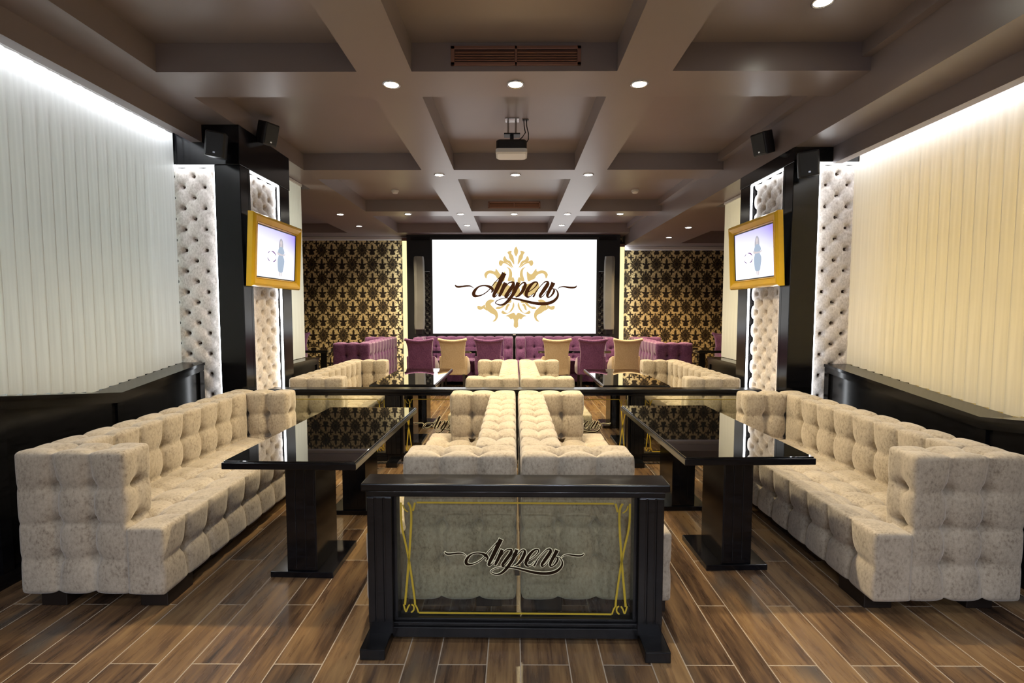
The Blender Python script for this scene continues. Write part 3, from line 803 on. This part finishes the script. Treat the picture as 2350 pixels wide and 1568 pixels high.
LEAVES = [
 [(1187,150),(1206,180),(1216,215),(1208,255),(1187,290)],
 [(1245,212),(1280,215),(1304,234),(1286,262),(1276,310),(1250,345),(1212,395),(1214,330),(1226,280),(1250,245)],
 [(1337,280),(1360,312),(1352,350),(1290,375),(1250,415),(1222,442),(1240,395),(1262,352),(1310,325)],
 [(1357,350),(1400,335),(1420,372),(1404,408),(1375,405),(1362,380),(1318,385),(1262,425),(1232,448),(1270,395),(1318,365)],
 [(1345,420),(1310,432),(1282,470),(1280,530),(1300,610),(1255,610),(1238,540),(1246,480),(1280,437)],
 [(1455,450),(1470,485),(1525,472),(1580,482),(1614,522),(1606,560),(1588,582),(1572,535),(1545,512),(1500,520),(1462,545),(1440,580),(1400,600),(1345,612),(1332,490),(1368,515),(1400,520)],
 [(1400,640),(1470,620),(1500,680),(1470,760),(1400,800),(1300,820),(1260,700),(1320,660)],
 [(1480,880),(1530,860),(1585,890),(1602,935),(1582,1000),(1530,1045),(1475,1075),(1470,1120),(1505,1160),(1462,1150),(1430,1090),(1445,1020),(1500,965),(1530,920)],
 [(1610,930),(1650,955),(1705,950),(1706,985),(1670,1003),(1625,985),(1590,1010),(1560,1005),(1600,965)],
 [(1300,920),(1325,960),(1332,1010),(1308,1000),(1290,960),(1270,930)],
 [(1215,940),(1250,985),(1285,1035),(1330,1035),(1365,1010),(1385,1035),(1360,1060),(1315,1055),(1260,1030),(1225,990)],
 [(1320,880),(1380,950),(1440,960),(1460,985),(1410,990),(1360,965),(1310,920)],
 [(1187,1075),(1215,1040),(1245,1048),(1325,1085),(1290,1095),(1258,1130),(1232,1122),(1215,1150),(1217,1225),(1187,1248)],
 [(1187,690),(1230,700),(1240,780),(1187,830)],
 [(1232,560),(1250,600),(1244,660),(1215,680),(1206,620),(1214,580)],
 [(1222,900),(1238,960),(1246,1010),(1222,985),(1208,940)],
 [(1255,865),(1300,880),(1318,905),(1282,912),(1250,900)],
]
for lf in LEAVES:
    pts = closed(lf) if lf[0][0] != 1187 else spline([(a, b_, 0) for a, b_ in lf])
    pts = [(p[0], p[1]) for p in pts]
    for mr in (1, -1):
        q = [((p[0] if mr == 1 else 2*OX-p[0]), p[1]) for p in pts]
        poly(em, q, SS, SO, .0115)
e = obj('damask_emblem', em, EMB, t)
le = MB()
for k, s in enumerate(STROKES):
    # trace of the partition word mapped to the screen word
    q = [(365+(p[0]-150)*.8157, 700+(p[1]-465)*.8157, p[2]*.96) for p in s]
    ribbon(le, q, SS, SO, .0100 + k*.00002)
obj('lettering', le, EMT, t)
obj('brand_plate', MB().box(-.03, .03, -.002, .0, -SH_/2-.034, -SH_/2-.02), WHITEPL, t)

# tall speaker columns beside the screen
def column_speaker(side, label):
    t = thing('column_speaker', label, 'speaker', (side*1.98, 10.42, 1.1), side*math.radians(-20))
    rings = []
    for j in range(15):
        f = j/14; z = 1.50*f; y = -.10*math.sin(PI*f)*.6
        w = .105 if j not in (0,14) else .095
        d = .10
        rings.append([(-w, y-d, z), (-w*.6, y-d-.03, z), (w*.6, y-d-.03, z), (w, y-d, z), (w*.8, y+d, z), (-w*.8, y+d, z)])
    obj('cabinet', MB().loft(rings), GREYGRILLE, t, bevel=.01)
    obj('bracket', MB().box(-.07, .07, -.02, .12, -.10, .02), BLACKPLASTIC, t, bevel=.01)
    obj('wall_arm', MB().box(-.03, .03, .05, .30, .68, .76).box(-.03, .03, .05, .30, -.06, .0), BLACKPLASTIC, t)
column_speaker(-1, 'tall grey column speaker left of the screen'); column_speaker(1, 'tall grey column speaker right of the screen')
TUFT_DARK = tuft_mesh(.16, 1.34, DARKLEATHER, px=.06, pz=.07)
for s, x, lb in ((-1, -1.845, 'narrow black tufted strip with silver edge left of the screen'), (1, 1.845, 'narrow black tufted strip with silver edge right of the screen')):
    t = thing('tufted_wall_panel', lb, 'wall panel', (x, 10.745, .975))
    o = bpy.data.objects.new('tufted_panel', TUFT_DARK); COL.objects.link(o); o.parent = t; o.location = (0, 0, 0)
    obj('edge_trim', MB().box(-.085, .085, -.03, .012, 1.34, 1.352).box(s*-.085-.005, s*-.085+.005, -.03, .012, 0, 1.34), CHROME, t)

# ------------------------------------------------------------------ televisions in gold frames
def m_tv():
    m, nt, b = newmat('tv_picture'); setp(b, (0,0,0), .15, spec=.4, es=1.15)
    x, y, z = xyz(nt, coord(nt))
    f = smooth(x*1.0, .05, .55); f2 = smooth(z + x*.12, -.02, .27)
    nt.links.new(ramp(nt, f*.35 + f2*.75, [(0,(.92,.93,1)),(.55,(.62,.60,.95)),(1,(.30,.22,.72))]), b.inputs['Emission Color']); return m
TVPIC = m_tv()
FIGD = emitter('tv_dress', (.46,.55,.68), 1.0); FIGS = emitter('tv_skin', (.80,.72,.74), .95); FIGH = emitter('tv_hair', (.62,.60,.66), .85); LOGOP = emitter('tv_logo', (.20,.05,.28), .8)
def make_tv(label, loc, rz):
    t = thing('television', label, 'television', loc, rz); t.rotation_euler = (math.radians(3.2), 0, rz)
    W, H = .985, .655
    prof = [(0,0.04),(0,-.005),(.012,-.020),(.030,-.024),(.072,-.006),(.080,-.010),(.088,.004),(.088,.012)]
    rings = []
    for ins, y in prof:
        w, h = W/2-ins, H/2-ins
        rings.append([(-w,y,-h),(w,y,-h),(w,y,h),(-w,y,h)])
    obj('gold_frame', MB().loft(rings, cap=False), GOLD, t)
    obj('back_panel', MB().box(-W/2+.01, W/2-.01, .02, .045, -H/2+.01, H/2-.01), BLACKPLASTIC, t)
    obj('wall_mount', MB().box(-.15, .15, .045, .075, -.12, .10), BLACKPLASTIC, t)
    bz = MB(); w, h = W/2-.085, H/2-.085
    bz.box(-w, w, .004, .02, -h, -h+.012).box(-w, w, .004, .02, h-.012, h).box(-w, -w+.014, .004, .02, -h, h).box(w-.014, w, .004, .02, -h, h)
    obj('bezel', bz, BLACKPLASTIC, t)
    d = obj('display', MB().box(-w+.014, w-.014, .009, .02, -h+.012, h-.012), TVPIC, t)
    cx = .078
    def P(name, pts, m, yy, sm=True):
        mb = MB(); poly(mb, closed([(cx*1000+(a-cx)*1850, -b_*1000) for a, b_ in pts]) if sm else [(a*1000, -b_*1000) for a, b_ in pts], .001, (0,0), yy); return obj(name, mb, m, d)
    cx = .078
    P('picture_hair', [(cx-.018,.135),(cx,.165),(cx+.020,.138),(cx+.024,.07),(cx+.012,.05),(cx-.014,.05),(cx-.024,.07)], FIGH, .0082)
    P('picture_face', [(cx-.011,.125),(cx,.145),(cx+.012,.125),(cx+.007,.10),(cx+.010,.082),(cx-.010,.082),(cx-.006,.10)], FIGS, .0078)
    P('picture_dress', [(cx-.012,.082),(cx+.020,.078),(cx+.040,.035),(cx+.026,.0),(cx+.042,-.05),(cx+.030,-.135),(cx+.020,-.165),(cx-.018,-.165),(cx-.030,-.13),(cx-.034,-.05),(cx-.024,.0),(cx-.032,.035)], FIGD, .0074)
    P('picture_arm', [(cx-.040,.030),(cx-.020,.018),(cx+.030,.012),(cx+.044,.026),(cx+.040,.004),(cx-.030,.0)], FIGS, .0070)
    P('picture_leg', [(cx-.012,-.165),(cx-.002,-.165),(cx-.004,-.205),(cx-.010,-.205)], FIGS, .0078); P('picture_leg', [(cx+.004,-.165),(cx+.014,-.165),(cx+.012,-.205),(cx+.006,-.205)], FIGS, .0078)
    lg = MB()
    for a0, a1, wd in ((95,20,9),(-15,-70,8),(200,245,6),(150,118,5)):
        pts = []
        for k in range(7):
            a = math.radians(a0+(a1-a0)*k/6); pts.append((-105+86*math.cos(a), 30-50*math.sin(a), wd*math.sin(PI*(k+.6)/7.2)+1.5))
        ribbon(lg, pts, .001, (0,0), .0078)
    obj('picture_logo', lg, LOGOP, d)
    return t
make_tv('gold framed television on the left pillar', (-2.304, 4.92, 2.04), PI/2)
make_tv('gold framed television on the right pillar', (2.304, 4.90, 2.04), -PI/2)

# ------------------------------------------------------------------ wall speakers
def speaker(label, loc, rot, base_rz):
    t = thing('wall_speaker', label, 'speaker', loc); t.rotation_euler = rot; t.scale = (.8,.8,.8)
    pr = [(-.085,-.09),(.085,-.09),(.098,-.06),(.085,.07),(.05,.10),(-.05,.10),(-.085,.07),(-.098,-.06)]
    obj('cabinet', MB().prism(pr, 2, -.125, .125), BLACKPLASTIC, t, bevel=.012, seg=3)
    obj('grille', MB().box(-.078, .078, -.098, -.088, -.112, .112), plain('speaker_mesh', (.022,.025,.030), .5), t, bevel=.01)
    obj('badge', MB().box(-.010, .010, -.102, -.097, -.092, -.076), CHROME, t)
    obj('bracket', MB().tube([(0,.07,0),(0,.13,.0),(0,.16,.0)], .02), BLACKPLASTIC, t)
    return t
speaker('black speaker on the front of the left pillar', (-2.478, 4.26, 2.872), (math.radians(8), math.radians(7), math.radians(18)), 0)
speaker('black speaker high on the beam above the left pillar', (-2.31, 4.78, 3.145), (math.radians(18), 0, math.radians(62)), 0)
speaker('black speaker on the front of the right pillar', (2.41, 4.21, 2.695), (math.radians(8), math.radians(-5), math.radians(-22)), 0)
speaker('black speaker on the side of the right beam above the pillar', (2.29, 4.72, 3.03), (math.radians(18), 0, math.radians(-62)), 0)

# ------------------------------------------------------------------ ceiling fittings
LAMP = emitter('downlight_glow', (1.0,.95,.80), 32)
WARM = (1.0,.80,.50)
def downlight(label, x, y, z, power, r=.038, col=WARM, first=[None]):
    if first[0] is None:
        t = thing('recessed_downlight', label, 'ceiling light', (x, y, z), 0, 'recessed ceiling downlights')
        ring = []
        for q, zz in ((.062,-.001),(.062,-.006),(.056,-.009),(.050,-.006),(.048,-.001)):
            ring.append([(q*math.cos(2*PI*i/28), q*math.sin(2*PI*i/28), zz) for i in range(28)])
        obj('trim_ring', MB().loft(ring, cap=False), CHROME, t, smooth=True)
        obj('lamp', MB().cyl((0,0), .047, -.005, -.001, 28), LAMP, t)
        first[0] = t
    else: t = dup(first[0], label, (x, y, z), 0, 'recessed ceiling downlights')
    spot('ceiling_spot', (x, y, z-.02), power, col)
P1 = 200
pos = ['left', 'middle', 'right']
for i, x in enumerate((-.872,.009,.886)): downlight('%s lamp of the nearest row of three ceiling downlights' % pos[i], x, 3.66, ZB, P1)
for i, x in enumerate((-.887,.015,.876)): downlight('%s lamp of the second row of three ceiling downlights, near the projector' % pos[i], x, 6.04, ZB, P1)
five = ['leftmost', 'second from left', 'middle', 'second from right', 'rightmost']
for i, x in enumerate((-1.771,-.893,0,.884,1.762)): downlight('%s lamp of the row of five ceiling downlights' % five[i], x, 8.455, ZB, P1*.75)
downlight('small downlight above the screen top, left', -.888, 9.57, ZB, P1*.7); downlight('small downlight above the screen top, right', .896, 9.57, ZB, P1*.7)
downlight('nearer of two downlights in the left back soffit', -2.908, 8.48, ZB, P1*1.3); downlight('farther of two downlights in the left back soffit', -2.958, 9.66, ZB, P1*1.3)
downlight('nearer of two downlights in the right back soffit', 2.922, 8.52, 2.885, P1*1.3, col=(1,.68,.34)); downlight('farther of two downlights in the right back soffit', 2.946, 9.665, 2.885, P1*1.3, col=(1,.68,.34))
downlight('bright fitting at the top edge in the right front coffer', 1.79, 3.03, ZC, 20)
# added unseen spots, mostly behind the camera, to light the sofa fronts
for x in (-1.76, -.88, 0, .88, 1.76): spot('ceiling_spot', (x, 1.3, ZB-.02), 18, (.97,.94,.92))
for x in (-1.76, -.88, 0, .88, 1.76): spot('ceiling_spot', (x, -1.07, ZB-.02), 66, (.84,.88,1), 2.5)
for x in (-1.76, -.6, .6, 1.76): spot('ceiling_spot', (x, -3.42, ZB-.02), 190, (.82,.87,1), 2.75, .5)

def grille(label, y, x0, x1, z0, z1):
    t = thing('air_vent', label, 'air vent', ((x0+x1)/2, y, (z0+z1)/2))
    w, h = (x1-x0)/2, (z1-z0)/2
    obj('frame', MB().box(-w, w, -.012, 0, h-.022, h).box(-w, w, -.012, 0, -h, -h+.022).box(-w, -w+.025, -.012, 0, -h, h).box(w-.025, w, -.012, 0, -h, h).box(-.008, .008, -.012, 0, -h, h), COPPER, t, bevel=.002)
    obj('backing', MB().box(-w+.01, w-.01, -.002, -.0005, -h+.01, h-.01), BLACKPLASTIC, t)
    n = 4
    for i in range(n):
        z = -h+.03+(2*h-.06)*(i+.5)/n
        for a, b_ in ((-w+.027,-.010),(.010,w-.027)):
            obj('louvre', MB().add([(a,-.003,z+.011),(b_,-.003,z+.011),(b_,-.014,z-.009),(a,-.014,z-.009),(a,-.001,z+.010),(b_,-.001,z+.010),(b_,-.012,z-.011),(a,-.012,z-.011)],
                [(0,1,2,3),(4,7,6,5),(0,4,5,1),(3,2,6,7),(0,3,7,4),(1,5,6,2)]), COPPER, t)
grille('bronze air vent on the nearest ceiling beam face', 3.47, -.424, .446, 3.135, 3.262)
grille('small bronze air vent on the far ceiling beam face', 8.24, -.424, .423, 3.145, 3.255)

def smoke(label, x, y):
    t = thing('smoke_detector', label, 'smoke detector', (x, y, ZC))
    obj('base', MB().cyl((0,0), .055, -.018, 0, 24), WHITEPL, t)
    rg = [[(q*math.cos(2*PI*i/24), q*math.sin(2*PI*i/24), z) for i in range(24)] for q, z in ((.046,-.018),(.046,-.034),(.036,-.048),(.012,-.052))]
    obj('sensor_head', MB().loft(rg), WHITEPL, t, smooth=False)
smoke('white smoke detector in the left far coffer', -1.78, 7.6); smoke('white smoke detector in the right far coffer', 1.80, 7.6)

t = thing('projector', 'black and white projector hanging from the middle coffer', 'projector', (-.025, 4.83, ZC))
def rr(w, d, z, r=.03, n=5):
    pts = []
    for cx_, cy_, a0 in ((w-r,d-r,0),(-w+r,d-r,90),(-w+r,-d+r,180),(w-r,-d+r,270)):
        for k in range(n): a = math.radians(a0+90*k/(n-1)); pts.append((cx_+r*math.cos(a), cy_+r*math.sin(a), z))
    return pts
obj('lower_cover', MB().loft([rr(.132,.095,-.343),rr(.146,.11,-.330),rr(.146,.11,-.296)]), WHITEPL, t, smooth=False)
obj('body', MB().loft([rr(.142,.107,-.2955),rr(.142,.107,-.225),rr(.132,.095,-.212)]), BLACKPLASTIC, t)
obj('rear_ports', MB().box(-.08, .03, -.111, -.105, -.262, -.238), CHROME, t)
obj('lens', MB().cyl((0,0), .03, -.02, .02, 20), BLACKPLASTIC, t).location = (.08, .115, -.31)
for o_ in [t.children[-1]]: o_.rotation_euler = (PI/2, 0, 0)
obj('ceiling_plate', MB().box(-.06, .07, -.05, .05, -.008, -.0005), CHROME, t)
for x in (-.032, .040): obj('rod', MB().cyl((x, 0), .009, -.14, -.008, 12), CHROME, t)
obj('mount', MB().box(-.07, .08, -.05, .05, -.150, -.138).box(-.015, .02, -.015, .015, -.215, -.15).box(-.05, .055, -.03, .03, -.222, -.212), BLACKPLASTIC, t)
obj('cable', MB().tube([(.115,0,-.001),(.118,0,-.06),(.130,0,-.12),(.10,-.02,-.17),(.075,-.05,-.2),(.07,-.06,-.213)], .005), BLACKPLASTIC, t, smooth=True)
obj('cable', MB().tube([(.14,0,-.001),(.142,0,-.06),(.158,-.01,-.13),(.158,-.03,-.19),(.135,-.05,-.235),(.125,-.06,-.25)], .005), BLACKPLASTIC, t, smooth=True)
obj('cable_plate', MB().box(.10, .16, -.02, .02, -.006, -.0005), BLACKPLASTIC, t)

# ------------------------------------------------------------------ world and render look
w = bpy.data.worlds.new('world'); SC.world = w; w.use_nodes = True
w.node_tree.nodes['Background'].inputs[0].default_value = (.55,.65,.8,1); w.node_tree.nodes['Background'].inputs[1].default_value = .25
SC.view_settings.view_transform = 'Standard'; SC.view_settings.look = 'None'; SC.view_settings.gamma = 1.0; SC.view_settings.exposure = 0.0
SC.view_settings.use_curve_mapping = False
cy = SC.cycles
cy.max_bounces = 8; cy.diffuse_bounces = 4; cy.glossy_bounces = 4; cy.transparent_max_bounces = 16; cy.transmission_bounces = 4
cy.sample_clamp_indirect = 6.0; cy.caustics_reflective = False; cy.caustics_refractive = False
cy.use_denoising = True
